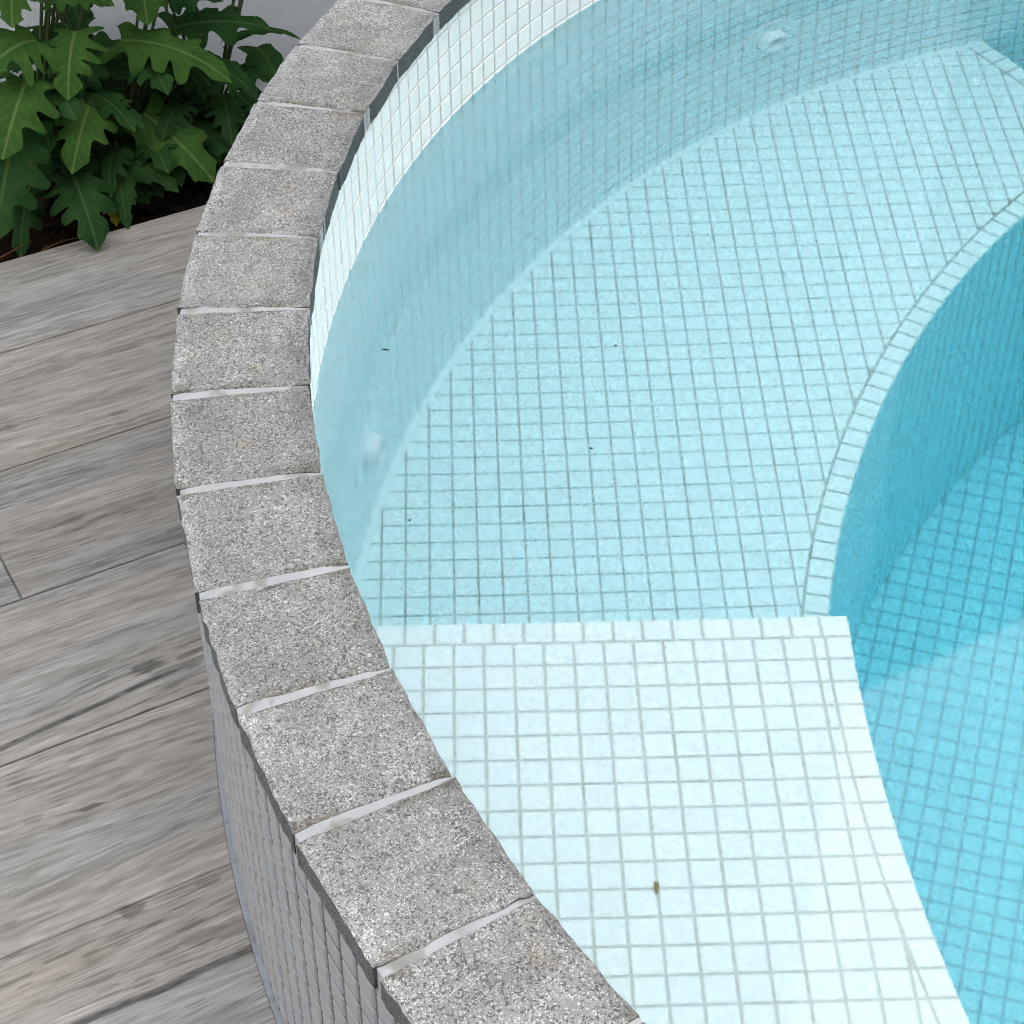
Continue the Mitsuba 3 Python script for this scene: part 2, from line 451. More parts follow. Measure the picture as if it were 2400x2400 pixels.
deck_poly = tn_poly(-75, 60, -70, BED_N - 0.03).difference(pool_disc)
k = add('deck', extrude(deck_poly, -4.4, ZD - 0.09), 'm_deck_grout')
tag(k, 'terrace of grey brown wood look porcelain boards beside the raised pool', 'deck', kind='structure')
butts = {5: [-30.0, 17], 4: [-20.5, 27.5], 3: [-57.6, -9.56, 38.5], 2: [-35.0, 13], 1: [-22.5, 25], 0: [-45.0, 3], -1: [-30, 18], -2: [-38, 10]}
g = 0.075
for i in range(5, -3, -1):
    n0 = 4.15 + 7.45 * (i - 2)
    n0, n1 = {5: (26.35, BED_N), 4: (18.90, 26.35), 3: (11.55, 18.90), 2: (4.15, 11.55), 1: (-3.35, 4.15)}.get(i, (n0, n0 + 7.45))
    for t0, t1 in zip(butts[i][:-1], butts[i][1:]):
        w = tn_poly(t0 + g / 2, t1 - g / 2, n0 + g / 2, n1 - (g / 2 if i < 5 else 0.0)).difference(foot)
        for h in getattr(w, 'geoms', [w]):
            if h.is_empty or h.area < 2 or h.centroid.x > 25:
                continue
            h = h.simplify(0.004)
            low = extrude(h.buffer(0), ZD - 0.35, ZD - 0.02)
            top = h.buffer(-0.02, join_style=2)
            add('deck__plank', join([(np.array(low.vertices), np.array(low.faces)), (lambda m: (np.array(m.vertices), np.array(m.faces)))(extrude(top, ZD - 0.06, ZD))]), 'm_wood')

# ------------------------------------------------------------------ the pool
tag('swimming_pool', 'raised round plunge pool lined with small white square mosaic tiles and rimmed with granite', 'swimming pool')
SP = 'swimming_pool'
ring = circle(PC, ROW - 0.05, 720).difference(circle(PC, RW + 0.05, 720))
k = add(SP + '__wall', extrude(ring, ZF - 0.6, ZCB + 0.0), 'm_grout_wall')
# inner lining
row0 = ZW + 0.15
zs_in = [ZF] + [row0 - kk for kk in range(46, -1, -1)] + [row0 + kk for kk in range(1, 5)] + [ZCB - 0.02]
zs_in = sorted(zs_in)
DA = 360 / 300
angs_ref = 156.15 + 0.0


def lining_tiles(a0, a1, zs, gap, vgap):
    return wall_tiles(PC, RW, a0, a1, DA, angs_ref, zs, gap, True, skew=0.028, zref=ZW, vgap=vgap)


zs_top = [z for z in zs_in if z >= row0 - 1.001]
zs_low = [z for z in zs_in if z <= row0 - 0.999]
dry = lining_tiles(angs_ref - 180, angs_ref + 180, zs_top, 0.085, 0.085)
wet = lining_tiles(angs_ref - 180, angs_ref + 180, zs_low, 0.07, 0.16)
k = add(SP + '__lining', tm(*(lambda m: (m.vertices, m.faces))(extrude(circle(PC, RW + 0.055, 720).difference(circle(PC, RW + 0.045, 720)), ZF - 0.3, ZCB - 0.05))), 'm_grout_wall')
tag(k, 'white mosaic lining of the round inner wall, dry above the waterline')
lay(SP + '__lining', dry, ['m_tile_dry'], 220, name='tile', lift_jit=0.012)
lay(SP + '__lining', wet, ['m_tile_wet', 'm_tile_wet2'], 80, name='tile_below_water')

# bench under water
disc_in = circle(PC, RW + 0.01, 720)
far_dir = np.array([1.93, -3.35]) / np.hypot(1.93, 3.35)
far_n = np.array([far_dir[1], -far_dir[0]])           # points back towards the bench
far_p = np.array([31.35, 50.9])
F0, F1 = far_p - far_dir * 20, far_p + far_dir * 30
half = Polygon([F0, F1, F1 + far_n * 150, F0 + far_n * 150])
if not half.contains(Point(10, 30)):
    far_n = -far_n
    half = Polygon([F0, F1, F1 + far_n * 150, F0 + far_n * 150])
bench = disc_in.difference(circle(EC, ER, 720)).intersection(half).intersection(sbox(-60, 0.0, 120, 120))
bench = max(getattr(bench, 'geoms', [bench]), key=lambda q: q.area)
k = add(SP + '__bench', extrude(bench, ZF - 0.3, ZB - 0.055), 'm_grout_bench')
tag(k, 'wide pale blue bench under the water with dark grout lines')
inner_b = bench.difference(circle(EC, ER + 1.05, 720))
halfb = Polygon([F0 + far_n * 1.05, F1 + far_n * 1.05, F1 + far_n * 150, F0 + far_n * 150])
inner_b = inner_b.intersection(halfb)
inner_b = max(getattr(inner_b, 'geoms', [inner_b]), key=lambda q: q.area)
fld = grid_tiles(inner_b.buffer(-0.06), np.array([-1.0586, 10.3906]), 0.00573, ZB, 0.078)
# border course along the curved edge
brd = []
da = 1.098
for kk in range(-22, 46):
    a0, a1 = math.radians(142.13 + kk * da + 0.055 * da), math.radians(142.13 + (kk + 1) * da - 0.055 * da)
    q = np.array([[EC[0] + r * math.cos(a), EC[1] + r * math.sin(a)] for r, a in ((ER + 0.02, a0), (ER + 0.02, a1), (ER + 1.0, a1), (ER + 1.0, a0))])
    cell = Polygon(q)
    w = cell.intersection(bench.intersection(halfb)) if cell.is_valid else cell
    if w.is_empty or w.geom_type != 'Polygon' or w.area < 0.1:
        continue
    r = np.array(w.exterior.coords)[:-1]
    r = r if w.exterior.is_ccw else r[::-1]
    brd.append((np.c_[r, np.full(len(r), ZB)], np.array([0, 0, 1.0])))
for kk in range(-2, 16):
    a, b = far_p + far_dir * (kk * 1.07 + 0.06 + 0.85), far_p + far_dir * (kk * 1.07 + 1.01 + 0.85)
    q = np.array([a + far_n * 0.02, b + far_n * 0.02, b + far_n * 0.98, a + far_n * 0.98])
    w = Polygon(q).intersection(bench.difference(circle(EC, ER + 1.05, 360)))
    if w.is_empty or w.geom_type != 'Polygon' or w.area < 0.1:
        continue
    r = np.array(w.exterior.coords)[:-1]
    r = r if w.exterior.is_ccw else r[::-1]
    brd.append((np.c_[r, np.full(len(r), ZB)], np.array([0, 0, 1.0])))
lay(SP + '__bench', fld + brd, ['m_tile_wet', 'm_tile_wet2', 'm_tile_wet3'], 300)
cove = bench.intersection(circle(PC, RW + 0.005, 720).difference(circle(PC, RW - 0.36, 720)))
k = add(SP + '__bench__cove', extrude(max(getattr(cove, 'geoms', [cove]), key=lambda q: q.area), ZB - 0.03, ZB + 0.015), 'm_tile_wet2')
# its upright face
aa = np.radians(np.arange(176, 100, -0.5))
arc = np.c_[EC[0] + (ER - 0.04) * np.cos(aa), EC[1] + (ER - 0.04) * np.sin(aa)]
arc = arc[[disc_in.contains(Point(*q)) and half.contains(Point(*q)) and q[1] > -1 for q in arc]]
zs_b = [ZF] + [ZB - 0.02 - kk for kk in range(25, -1, -1)]
face = path_tiles(arc, zs_b, 0.14)
cen_face = np.array([q[0].mean(0)[:2] for q in face])
if np.hypot(*(cen_face[0] + face[0][1][:2] - EC)) > np.hypot(*(cen_face[0] - EC)):
    face = [(P[::-1], -n) for P, n in face]
lin = far_p + np.outer(np.arange(0, 16, 1.0), far_dir) - far_n * 0.04
face2 = path_tiles(lin, zs_b, 0.10)
if face2[0][1][:2] @ far_n > 0:
    face2 = [(P[::-1], -n) for P, n in face2]
k = add(SP + '__bench_face', join([tile_mesh(P, n) for P, n in face + face2]), 'm_tile_water_tint')
tag(k, 'mosaic drop from the bench to the deep floor with blue water light put into its colour', kind='stuff')

# ledge
ledge = disc_in.difference(circle(LC, LR, 720)).intersection(sbox(-60, -120, 60, 0.93))
ledge = max(getattr(ledge, 'geoms', [ledge]), key=lambda q: q.area)
k = add(SP + '__ledge', extrude(ledge, ZF - 0.3, -0.055), 'm_grout_ledge')
tag(k, 'bright white tiled sunning ledge just under the surface')
inner_l = ledge.difference(circle(LC, LR + 0.89, 720)).intersection(sbox(-60, -120, 60, -0.055))
inner_l = max(getattr(inner_l, 'geoms', [inner_l]), key=lambda q: q.area)
fld = grid_tiles(inner_l, np.array([0.0, 0.0]), 0.0, 0.0, 0.092)
brd = []
for kk in range(-40, 16):
    for q in ((kk + 0.36 + 0.05, 0.045, kk + 1.36 - 0.05, 0.93),):
        w = sbox(*q).intersection(ledge)
        if not w.is_empty and w.geom_type == 'Polygon' and w.area > 0.05:
            r = np.array(w.simplify(0.02).exterior.coords)[:-1]
            r = r if w.exterior.is_ccw else r[::-1]
            brd.append((np.c_[r, np.zeros(len(r))], np.array([0, 0, 1.0])))
edge_ring = ledge.intersection(circle(LC, LR + 0.80, 720)).intersection(sbox(-60, -120, 60, -0.05))
for kk in range(0, 40):
    w = sbox(0, -kk - 1 + 0.05, 60, -kk - 0.05).intersection(edge_ring)
    for h in getattr(w, 'geoms', [w]):
        if not h.is_empty and h.geom_type == 'Polygon' and h.area > 0.1:
            r = np.array(h.simplify(0.02).exterior.coords)[:-1]
            r = r if h.exterior.is_ccw else r[::-1]
            brd.append((np.c_[r, np.zeros(len(r))], np.array([0, 0, 1.0])))
lay(SP + '__ledge', fld + brd, ['m_tile_wet', 'm_tile_wet2', 'm_tile_wet3'], 300)
ab = np.radians(np.arange(176, 205, 0.5))
arc = np.c_[LC[0] + (LR - 0.04) * np.cos(ab), LC[1] + (LR - 0.04) * np.sin(ab)]
arc = arc[[disc_in.contains(Point(*q)) and q[1] < 0.93 for q in arc]]
zs_l = [ZF] + [-0.02 - kk for kk in range(39, -1, -1)]
face = path_tiles(arc, zs_l, 0.10)
if np.hypot(*(face[0][0].mean(0)[:2] + face[0][1][:2] - LC)) > np.hypot(*(face[0][0].mean(0)[:2] - LC)):
    face = [(P[::-1], -n) for P, n in face]
lf = np.array([[-1.0, 0.97], [15.3, 0.97]])
face2 = path_tiles(lf, [z for z in zs_l if z > ZB - 0.5], 0.10)
if face2[0][1][1] < 0:
    face2 = [(P[::-1], -n) for P, n in face2]
k = add(SP + '__ledge_face', join([tile_mesh(P, n) for P, n in face + face2]), 'm_tile_wet')
tag(k, 'white mosaic sides of the sunning ledge', kind='stuff')

# deep floor
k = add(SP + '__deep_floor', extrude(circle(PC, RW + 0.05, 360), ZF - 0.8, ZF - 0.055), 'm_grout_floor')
tag(k, 'deep floor of the pool with blue water light put into its colour and tiles set at an angle')
flo = disc_in.difference(bench.buffer(0.02)).difference(ledge.buffer(0.02))
flo = max(getattr(flo, 'geoms', [flo]), key=lambda q: q.area)
lay(SP + '__deep_floor', grid_tiles(flo, np.array([23.8441, 25.7132]), -0.3248, ZF, 0.10), ['m_tile_water_tint', 'm_tile_water_tint2'], 300)

# outer face: small grey mosaic
rows = [ZD + 0.02] + [9.85 - 0.936 * kk for kk in range(10, -3, -1)] + [ZCB - 0.02]
rows = sorted(r for r in rows)
outer = wall_tiles(PC, ROW, -156.67 - 180, -156.67 + 180, 360 / 341, -156.67, rows, 0.10, False)
k = add(SP + '__outer_face', extrude(circle(PC, ROW - 0.045, 720).difference(circle(PC, ROW - 0.055, 720)), ZD - 0.2, ZCB - 0.03), 'm_grout_outer')
tag(k, 'outer face of the raised pool in small grey mosaic tiles')
lay(SP + '__outer_face', outer, ['m_tile_grey'], 300, lift_jit=0.012, bevel=0.085)
k = add(SP + '__sealant_strip', extrude(circle(PC, ROW + 0.17, 720).difference(circle(PC, ROW - 0.02, 720)), ZD - 0.1, ZD + 0.012), 'm_sealant')
tag(k, 'thin bluish grey sealant line at the foot of the outer face')


# coping stones
def coping_stone(i):
    a = math.radians(180.55 + (i + 0.5) * 360 / 73)
    er, et = np.array([math.cos(a), math.sin(a)]), np.array([-math.sin(a), math.cos(a)])
    rng = np.random.default_rng(500 + i)
    near = 150 < math.degrees(a) % 360 < 218
    m = 22 if near else 6
    hw = 1.965 + rng.uniform(-0.03, 0.02)
    tilt = rng.uniform(-0.006, 0.006, 2)
    dz, off = rng.uniform(-0.02, 0.02), rng.uniform(-0.03, 0.03)
    turn = rng.uniform(-0.004, 0.004)
    s = np.linspace(-1, 1, m + 1)
    s = np.sign(s) * (1 - (1 - np.abs(s)) ** 1.6)       # closer rows at the rims
    A, B = np.meshgrid(s, s, indexing='ij')             # A: tangential, B: radial
    rc, hr = (RI + RO) / 2, (RO - RI) / 2
    x, y = A * hw, B * hr
    x = x * (1 + (0.041 + rng.uniform(-0.008, 0.012)) * (B + 1) * 0.5) + off + turn * y
    base = np.stack([x + 40 * i, y, np.zeros_like(x)], -1)
    jit = (meshkit.fbm(base * 2.4, 4, 5) - 0.5)
    jit2 = (meshkit.fbm(base * 2.4 + 50, 4, 6) - 0.5)
    ex, ey = np.abs(A) ** 24, np.abs(B) ** 24
    x = x + np.sign(A) * ex * (0.15 * jit - 0.01)
    y = y + np.sign(B) * ey * (0.12 * jit2 - 0.01)
    rim = np.maximum(np.abs(A), np.abs(B))
    z = ZC + dz + tilt[0] * x + tilt[1] * y + (meshkit.fbm(base * 2.1 + 9, 4, 7) - 0.5) * 0.05
    z = z - np.clip((rim - 0.955) / 0.045, 0, 1) ** 2 * (0.06 + 0.05 * jit)
    top = np.c_[(PC + np.outer((rc + y).ravel(), er) + np.outer(x.ravel(), et)), z.ravel()]
    n = m + 1
    idx = np.arange(n * n).reshape(n, n)
    f = np.vstack([np.c_[idx[:-1, :-1].ravel(), idx[:-1, 1:].ravel(), idx[1:, 1:].ravel()], np.c_[idx[:-1, :-1].ravel(), idx[1:, 1:].ravel(), idx[1:, :-1].ravel()]])
    loop = np.concatenate([idx[0, :-1], idx[:-1, -1], idx[-1, :0:-1], idx[:0:-1, 0]])
    low = top[loop].copy()
    low[:, 2] = ZCB
    k0 = len(top)
    q = np.arange(len(loop))
    r = (q + 1) % len(loop)
    up = top[loop].copy()                                # own rim so that the arris stays crisp
    v = np.vstack([top, up, low])
    f2 = np.vstack([np.c_[k0 + q, k0 + r, k0 + len(loop) + r], np.c_[k0 + q, k0 + len(loop) + r, k0 + len(loop) + q]])
    return tm(W3(v), np.vstack([f, f2])), near


nm, na = 73 * 26, 7
aa = np.arange(nm) * 2 * np.pi / nm
rr = np.linspace(RI + 0.06, RO - 0.05, na)
gz = np.stack([np.repeat(aa * 51, na), np.tile(rr, nm), np.zeros(nm * na)], -1)
dep = (meshkit.fbm(gz * 2.5, 3, 21) - 0.5) * 0.05
edge = (meshkit.fbm(gz * 1.7 + 30, 3, 22) - 0.5) * 0.12
rad = np.tile(rr, nm) + np.where(np.tile(np.arange(na), nm) % (na - 1) == 0, edge, 0)
zz = ZC - 0.045 + dep - np.where(np.tile(np.arange(na), nm) % (na - 1) == 0, 0.05, 0)
ar = np.repeat(aa, na)
top = np.c_[PC[0] + rad * np.cos(ar), PC[1] + rad * np.sin(ar), zz]
low = top.copy()
low[:, 2] = ZCB + 0.02
idx = np.arange(nm * na).reshape(nm, na)
nx = np.roll(idx, -1, 0)
f = np.vstack([np.c_[idx[:, :-1].ravel(), idx[:, 1:].ravel(), nx[:, 1:].ravel()], np.c_[idx[:, :-1].ravel(), nx[:, 1:].ravel(), nx[:, :-1].ravel()]])
o = nm * na
for col in (0, na - 1):
    f = np.vstack([f, np.c_[idx[:, col], nx[:, col], nx[:, col] + o], np.c_[idx[:, col], nx[:, col] + o, idx[:, col] + o]])
k = add(SP + '__coping', tm(W3(np.vstack([top, low])), f), 'm_mortar')
tag(k, 'speckled grey granite coping of square stones with pale mortar joints')
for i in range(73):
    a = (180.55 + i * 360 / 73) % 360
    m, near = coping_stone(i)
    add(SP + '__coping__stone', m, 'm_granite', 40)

# water: one closed body, its rim let into the walls
n = 256
a = np.arange(n) * 2 * np.pi / n
rim = np.c_[PC[0] + (RW + 0.16) * np.cos(a), PC[1] + (RW + 0.16) * np.sin(a)]
v = np.vstack([np.c_[rim, np.full(n, ZW)], np.c_[rim, np.full(n, ZF - 0.5)], [[*PC, ZW]], [[*PC, ZF - 0.5]]])
i = np.arange(n)
j = (i + 1) % n
f = np.vstack([np.c_[i, j, np.full(n, 2 * n)], np.c_[j + n, i + n, np.full(n, 2 * n + 1)], np.c_[i, i + n, j + n], np.c_[i, j + n, j]])
wm = tm(W3(v), f)
assert wm.volume > 0
k = add('pool_water', wm, 'm_water', interior={'type': 'ref', 'id': 'water_medium'})
tag(k, 'still clear blue water filling the pool', 'water', kind='structure')


# pool return jets
def lathe(profile, c, axis, seg=28):
    axis = axis / np.linalg.norm(axis)
    u = np.cross(axis, [0, 0, 1.0])
    u /= np.linalg.norm(u)
    w = np.cross(axis, u)
    an = np.arange(seg) * 2 * np.pi / seg
    v = np.vstack([c + axis * h + r * (np.cos(an)[:, None] * u + np.sin(an)[:, None] * w) for r, h in profile])
    i = np.arange(seg)
    j = (i + 1) % seg
    f = np.vstack([np.vstack([np.c_[i + k * seg, j + k * seg, j + (k + 1) * seg], np.c_[i + k * seg, j + (k + 1) * seg, i + (k + 1) * seg]]) for k in range(len(profile) - 1)])
    return tm(W3(v), f)


for (ang, z, lab) in ((167.55, -8.3, 'round white water jet low on the wall near the front of the bench'), (123.55, -6.5, 'round white water jet on the far wall below the waterline')):
    a = math.radians(ang)
    ax = -np.array([math.cos(a), math.sin(a), 0.0])
    c = np.array([*(PC - ax[:2] * RW), z])
    root = key_for('pool_jet')
    tag(root, lab, 'pool jet')
    add(f'{root}__flange', lathe([(1.75, -0.05), (1.75, 0.09), (1.68, 0.13), (0.98, 0.15), (0.95, 0.10), (0.95, -0.05)], c, ax), 'm_plastic', 35)
    add(f'{root}__nozzle', lathe([(0.93, 0.08), (0.90, 0.20), (0.80, 0.62), (0.74, 0.70), (0.62, 0.70), (0.56, 0.62), (0.50, 0.10), (0.0, 0.08)], c, ax), 'm_plastic', 35)

# ------------------------------------------------------------------ planting bed, garden wall, fence beyond the frame
m = 90
tt, nn_ = np.meshgrid(np.linspace(-70, 61, 2 * m), np.linspace(BED_N - 0.02, WALL_N + 0.2, 34), indexing='ij')
q = tn(tt.ravel(), nn_.ravel())
q[:, 2] = SOIL_Z + (meshkit.fbm(q * [0.9, 0.9, 0] + [3, 3, 0], 4, 3) - 0.5) * 1.3
idx = np.arange(len(q)).reshape(tt.shape)
f = np.vstack([np.c_[idx[:-1, :-1].ravel(), idx[1:, :-1].ravel(), idx[1:, 1:].ravel()], np.c_[idx[:-1, :-1].ravel(), idx[1:, 1:].ravel(), idx[:-1, 1:].ravel()]])
k = add('soil', tm(W3(q), f), 'm_soil', True)
tag(k, 'dark soil of the planting bed behind the deck', 'soil', kind='structure')

H_WALL = ZW + 81.0
gw = Polygon(tn([-150, 61.2, 61.2, -150], [WALL_N, WALL_N, WALL_N + 5, WALL_N + 5])[:, :2])
k = add('garden_wall', extrude(gw, -5.0, ZW + 150.0), 'm_plaster')
tag(k, 'pale blue grey rendered garden wall behind the leafy plants', 'wall')
root = key_for('garden_fence')
tag(root, 'tall dark board fence continuing the garden wall', 'fence')
for kk in range(24):
    t0 = 61.3 + kk * 7.4
    b = Polygon(tn([t0, t0 + 7.3, t0 + 7.3, t0], [WALL_N + 0.6, WALL_N + 0.6, WALL_N + 1.6, WALL_N + 1.6])[:, :2])
    add(f'{root}__board', extrude(b, -5.0, H_WALL), 'm_fence')


hs = Polygon(tn([-320, 260, 260, -320], [-150, -150, -160, -160])[:, :2])  # unseen building added behind the camera to shade the pool
root = key_for('added_house')
tag(root, 'unseen grey building added behind the camera to shade the scene', 'added_house')
add(f'{root}__wall', extrude(hs, -5.0, 160.0), 'm_added_house')
add(f'{root}__eave', extrude(Polygon(tn([-325, 265, 265, -325], [-128, -128, -165, -165])[:, :2]), 160.0, 168.0), 'm_added_house')

# ------------------------------------------------------------------ leafy plants
def chaikin(p, n=2):
    for _ in range(n):
        q = np.roll(p, -1, 0)
        p = np.stack([0.75 * p + 0.25 * q, 0.25 * p + 0.75 * q], 1).reshape(-1, 2)
    return p


def leaf_outline(depth, rng, lobes=5):
    """outline in unit length (x 0..1) and unit half width, with forward-pointing lobes"""
    side = []
    for sg in (1, -1):
        pts = [(0.0, 0.05)]
        nl = lobes + int(rng.integers(-1, 1))
        xs = np.linspace(0.02, 0.74, nl) + rng.uniform(-0.02, 0.02, nl)
        for k, x in enumerate(xs):
            env = math.sin(math.pi * min(1, (0.24 + 0.76 * (x + 0.12) / 0.95))) ** 0.6
            env *= rng.uniform(0.85, 1.06)
            fw = 0.02 + 0.10 * k / nl
            step = 0.72 / nl
            tx, ty = x + fw - (0.11 if k == 0 else 0), env * (0.90 if k == 0 else 1)
            wd = step * 0.40
            pts += [(tx - wd, ty * (1 - 0.16 * depth)), (tx - wd * 0.45, ty), (tx + wd * 0.45, ty * 0.99), (tx + wd, ty * (1 - 0.22 * depth))]
            sx = x + step * 0.66 + fw * 0.3
            env2 = math.sin(math.pi * min(1, (0.24 + 0.76 * (sx + 0.1) / 0.95))) ** 0.6
            pts.append((sx, max(0.14, env2 * (1 - depth) * rng.uniform(0.9, 1.08))))
        pts += [(0.84, 0.40 + 0.08 * (1 - depth)), (0.93, 0.27), (0.985, 0.10)]
        side.append([(x, sg * y) for x, y in pts])
    p = np.array(side[0] + [(1.02, 0.0)] + side[1][::-1] + [(-0.01, 0.0)])
    return chaikin(p, 2)


def leaf_mesh(B, Tp, width, depth, up, rng, droop=0.22, fold=0.25):
    """A leaf blade from its petiole end B to its tip Tp (pitches), blade normal near `up`. Returns mesh and uv."""
    L = np.linalg.norm(Tp - B)
    out = leaf_outline(depth, rng)
    poly = Polygon(np.c_[out[:, 0], out[:, 1] * width / 2 / L]).buffer(0)
    poly = max(getattr(poly, 'geoms', [poly]), key=lambda g: g.area)
    e = np.array(poly.segmentize(0.035).exterior.coords)[:-1]
    gx, gy = np.meshgrid(np.arange(0.0, 1.0, 0.04), np.arange(-1.2, 1.21, 0.05) * 1.0, indexing='ij')
    pts = np.c_[gx.ravel(), (gy * 0.9 * width / 2 / L).ravel()]
    inner = poly.buffer(-0.012)
    from shapely import contains_xy
    pts = pts[contains_xy(inner, pts[:, 0], pts[:, 1])]
    P = np.vstack([e, pts])
    tri = Delaunay(P).simplices
    cen = P[tri].mean(1)
    tri = tri[contains_xy(poly, cen[:, 0], cen[:, 1])]
    s, y = P[:, 0], P[:, 1] * L
    v = P[:, 1] * 2 * L / width
    ex = (Tp - B) / L
    up = up - ex * (up @ ex)
    ez = up / np.linalg.norm(up)
    ey = np.cross(ez, ex)
    ph = rng.uniform(0, 6)
    z = 4 * droop * L * s * (1 - s)                                     # arch along the midrib
    av = np.abs(v)
    z = z + fold * width * 0.5 * np.minimum(av, 0.35) - 0.42 * width * np.clip(av - 0.22, 0, None) ** 1.6 * (0.55 + 0.6 * s)
    z = z + 0.075 * width * np.sin(s * 19 + ph + np.sign(y) * 1.3) * av ** 1.4 + 0.04 * width * np.sin(s * 9 + 2 * ph) * v
    z = z - 0.10 * L * np.clip(s - 0.72, 0, 1) ** 1.3
    X = B + np.outer(s * L, ex) + np.outer(y * (1 - 0.10 * np.abs(v)), ey) + np.outer(z, ez)
    return tm(W3(X), tri), np.c_[s, v]


def tube(points, radii, sides=7):
    p = np.asarray(points, float)
    t = np.gradient(p, axis=0)
    t /= np.linalg.norm(t, axis=1, keepdims=True)
    a = np.cross(t, [0.3, 0.2, 0.93])
    a /= np.linalg.norm(a, axis=1, keepdims=True) + 1e-9
    b = np.cross(t, a)
    an = np.arange(sides) * 2 * np.pi / sides
    v = (p[:, None] + np.asarray(radii)[:, None, None] * (np.cos(an)[None, :, None] * a[:, None] + np.sin(an)[None, :, None] * b[:, None])).reshape(-1, 3)
    k, i = np.meshgrid(np.arange(len(p) - 1), np.arange(sides), indexing='ij')
    i2 = (i + 1) % sides
    q0, q1, q2, q3 = (x.ravel() for x in (k * sides + i, k * sides + i2, (k + 1) * sides + i2, (k + 1) * sides + i))
    return tm(W3(v), np.vstack([np.c_[q0, q1, q2], np.c_[q0, q2, q3]]))


def bez(a, b, c, n=9):
    t = np.linspace(0, 1, n)[:, None]
    return (1 - t) ** 2 * a + 2 * t * (1 - t) * b + t ** 2 * c


PLANTS = {
    'left': (np.array([-17.6, 35.0, -1.6]), 'leafy green philodendron at the left edge of the frame, leaves hanging over the deck'),
    'mid': (np.array([-13.6, 36.4, -1.6]), 'leafy green philodendron in the middle of the bed with one leaf drooping onto the deck'),
    'right': (np.array([-9.6, 39.0, -1.6]), 'dark leafy philodendron nearest the granite pool rim'),
}
# blade: plant, petiole end, tip, width, lobe depth, look (g mid green, l light, d dark, y yellowing), arch
BLADES = [
    ('mid', (-14.6, 34.1, 7.4), (-14.8, 31.3, 5.6), 3.4, .74, 'l', .14),
    ('mid', (-14.3, 33.7, 4.1), (-14.9, 30.1, 2.6), 3.3, .46, 'l', .16),
    ('mid', (-12.3, 35.3, 2.5), (-9.1, 33.2, 0.1), 3.7, .30, 'l', .10),
    ('mid', (-13.0, 36.0, 5.9), (-8.0, 34.7, 4.5), 3.5, .55, 'l', .13),
    ('left', (-16.3, 33.8, 7.1), (-17.9, 29.6, 7.8), 4.3, .64, 'l', .10),
    ('left', (-16.6, 31.8, 6.2), (-17.4, 28.4, 4.4), 3.9, .64, 'l', .16),
    ('left', (-17.1, 30.6, 4.6), (-18.0, 26.9, 1.2), 4.3, .52, 'd', .10),
    ('mid', (-15.3, 31.7, 1.5), (-13.9, 28.2, -0.25), 3.5, .60, 'd', .16),
    ('mid', (-14.0, 34.4, 1.3), (-13.8, 31.2, -0.4), 2.0, .12, 'd', .14),
    ('mid', (-13.5, 34.1, 1.1), (-10.7, 32.5, 0.0), 1.9, .14, 'd', .10),
    ('right', (-11.1, 38.2, 5.3), (-6.4, 38.9, 4.9), 2.9, .66, 'd', .12),
    ('right', (-8.6, 40.2, 3.6), (-5.1, 40.7, 3.3), 0.6, .15, 'd', .22),
    ('right', (-10.6, 37.9, 3.6), (-7.4, 36.7, 3.0), 2.7, .32, 'd', .10),
    ('right', (-7.4, 41.2, 2.7), (-6.1, 38.5, 1.5), 2.6, .45, 'd', .12),
    ('mid', (-15.5, 34.7, 8.8), (-12.7, 34.0, 8.7), 1.8, .40, 'l', .12),
    ('mid', (-11.9, 37.2, 8.2), (-11.6, 35.6, 6.9), 2.7, .25, 'g', .12),
    ('right', (-11.2, 38.1, 7.4), (-8.4, 37.9, 6.9), 2.5, .35, 'd', .12),
    ('mid', (-14.2, 36.0, 4.7), (-10.2, 36.4, 3.7), 1.7, .22, 'd', .10),
    ('right', (-8.6, 38.9, 0.9), (-10.3, 36.9, 2.2), 1.7, .12, 'd', .10),
    ('mid', (-13.4, 33.0, 0.6), (-12.8, 30.1, -0.42), 1.6, .20, 'd', .12),
    ('mid', (-14.0, 32.6, -0.4), (-13.4, 30.6, -0.6), 1.2, .12, 'y', .12),
    ('left', (-17.0, 34.0, 9.6), (-16.8, 31.9, 8.8), 2.7, .42, 'g', .12),
    ('left', (-16.2, 35.6, 6.9), (-15.7, 34.1, 6.0), 2.2, .40, 'd', .12),
    ('mid', (-15.1, 36.7, 7.8), (-14.7, 35.7, 6.4), 2.2, .32, 'd', .12),
    ('right', (-8.9, 36.5, 1.0), (-9.9, 34.3, -0.5), 2.0, .30, 'd', .12),
    ('left', (-16.4, 33.2, 3.0), (-16.5, 30.9, 2.0), 2.5, .42, 'd', .12),
    ('right', (-8.3, 40.2, 2.1), (-6.5, 38.9, 2.0), 2.1, .42, 'd', .12),
    ('mid', (-13.2, 35.2, 0.9), (-12.4, 34.0, 0.6), 0.8, .12, 'y', .12),
]
rng = np.random.default_rng(77)
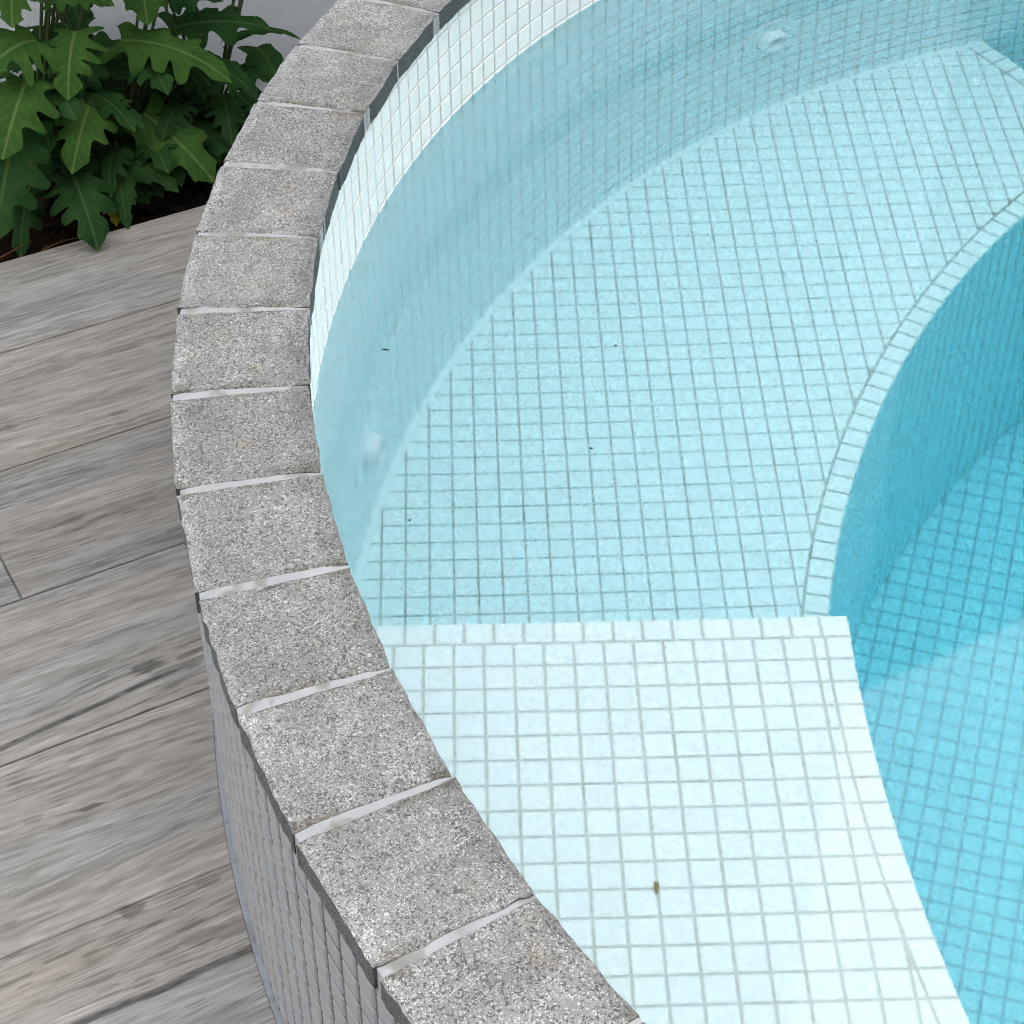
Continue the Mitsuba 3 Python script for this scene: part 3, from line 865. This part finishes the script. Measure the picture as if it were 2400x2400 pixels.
for name, (crown, lab) in PLANTS.items():                # fuller inside and behind; tall upper leaves added to shade deck and bed
    for q in range(62):
        a = rng.uniform(0, 2 * np.pi)
        h = rng.uniform(0.2, 6.2) if q < 44 else rng.uniform(10.5, 19.0)
        rr_ = rng.uniform(1.2, 4.0)
        B = crown + np.array([rr_ * math.cos(a), rr_ * 0.8 * math.sin(a) + 0.4, h + 1.0])
        if q >= 44:
            B = B + np.array([1.6 * math.cos(a), 1.6 * math.sin(a), 0.0])
        if B[:2] @ NN > WALL_N - 1.5:
            continue
        D = np.array([math.cos(a), math.sin(a) - 0.55, rng.uniform(-0.75, 0.0)])
        D /= np.linalg.norm(D)
        E_ = B + D * rng.uniform(2.4, 3.6)
        if E_[:2] @ NN < BED_N + 0.9 or E_[:2] @ NN > WALL_N - 0.6 or np.hypot(*(E_[:2] - PC)) < ROW + 1.0 or np.hypot(*(B[:2] - PC)) < ROW + 1.0:
            continue
        E_[2] = max(E_[2], -1.5)
        if name == 'right' and 2.6 < max(E_[2], B[2]) and q < 44:
            continue
        if q >= 44 and min(E_[2], B[2]) < 10.5 + 0.25 * (E_[:2] @ NN - 38):
            continue
        BLADES.append((name, B, E_, rng.uniform(1.9, 2.9) if q < 44 else rng.uniform(2.8, 3.8), rng.uniform(.3, .6), 'd', .14))
roots = {}
for name, (crown, lab) in PLANTS.items():
    roots[name] = key_for('philodendron')
    tag(roots[name], lab, 'plant', 'philodendrons in the planting bed')
    add(f'{roots[name]}__stem', tube(bez(crown - [0, 0, 1.2], crown + [0.1, 0, 0.4], crown + [0.0, 0.1, 1.6]), np.linspace(0.42, 0.26, 9)), 'm_bark', 60)
for (pl, B, E_, wd, dp, lk, arch) in BLADES:
    B, E_ = np.array(B, float), np.array(E_, float)
    crown = PLANTS[pl][0]
    toc = CAM - B
    toc /= np.linalg.norm(toc)
    out = np.array([*(B - crown)[:2], 0.0])
    up = np.array([0, 0, 1.0]) + 0.55 * toc + 0.12 * out / (np.linalg.norm(out) + 1e-6) + rng.normal(0, 0.16, 3)
    m, uv = leaf_mesh(B, E_, wd, dp, up, rng, droop=arch, fold=rng.uniform(0.12, 0.34))
    mat = {'g': 'm_leaf_light', 'l': 'm_leaf_light', 'd': 'm_leaf_dark', 'y': 'm_leaf_yellow'}[lk]
    add(f'{roots[pl]}__leaf', m, mat, True, uv=uv)
    base = crown + np.array([0, 0, 1.2])
    midp = (base + B) / 2 + np.array([0, 0, 0.9]) + rng.normal(0, 0.25, 3)
    ex = (E_ - B) / np.linalg.norm(E_ - B)
    add(f'{roots[pl]}__petiole', tube(bez(base, midp, B + ex * 0.08, 10), np.linspace(0.10, 0.055, 10)), 'm_petiole', 60)

# dry twigs on the soil
for q in range(9):
    c = tn(rng.uniform(-6.0, -1.0), rng.uniform(33.3, 35.2))[0]
    c[2] = SOIL_Z + 0.9
    a = rng.uniform(-0.6, 0.9)
    L = rng.uniform(1.0, 2.4)
    d = np.array([math.cos(a), math.sin(a) * 0.5, rng.uniform(-0.1, 0.25)])
    k = add('twig', tube(bez(c, c + d * L * 0.5 + [0, 0, rng.uniform(0, .4)], c + d * L), np.linspace(0.055, 0.02, 9), 5), 'm_twig', 60)
    tag(k, 'thin reddish brown dry twig on the dark soil at the left edge of the frame', 'twig', 'dry twigs on the soil')

# ------------------------------------------------------------------ small things
leafc = np.array([7.97, -10.02, 0.06])
m, uv = leaf_mesh(leafc + [0.01, 0.20, 0.0], leafc + [-0.03, -0.24, 0.02], 0.17, 0.1, np.array([0.15, 0, 1.0]), np.random.default_rng(4), droop=0.06, fold=0.3)
k = add('dead_leaf', m, 'm_dry', True)
tag(k, 'tiny brown dead leaf lying on the white ledge', 'leaf')
for (x, y, z, L, a, lab) in ((-0.29, 10.28, ZW, 0.14, -0.2, 'small dark floating speck above the left end of the bench'), (7.96, 10.31, ZW, 0.05, 0.3, 'tiny dark floating speck over the middle of the bench'),
                             (6.75, 4.59, ZW, 0.06, 0.0, 'tiny dark speck floating towards the front of the bench'), (0.68, 1.15, ZW, 0.06, 1.3, 'tiny dark speck floating by the left coping')):
    d = np.array([math.cos(a), math.sin(a), 0.0])
    c = np.array([x, y, z + 0.012])
    k = add('floating_speck', tube([c - d * L, c - d * L * 0.3, c + d * L * 0.4, c + d * L], [0.015, 0.035, 0.03, 0.012], 6), 'm_speck')
    tag(k, lab, 'debris')
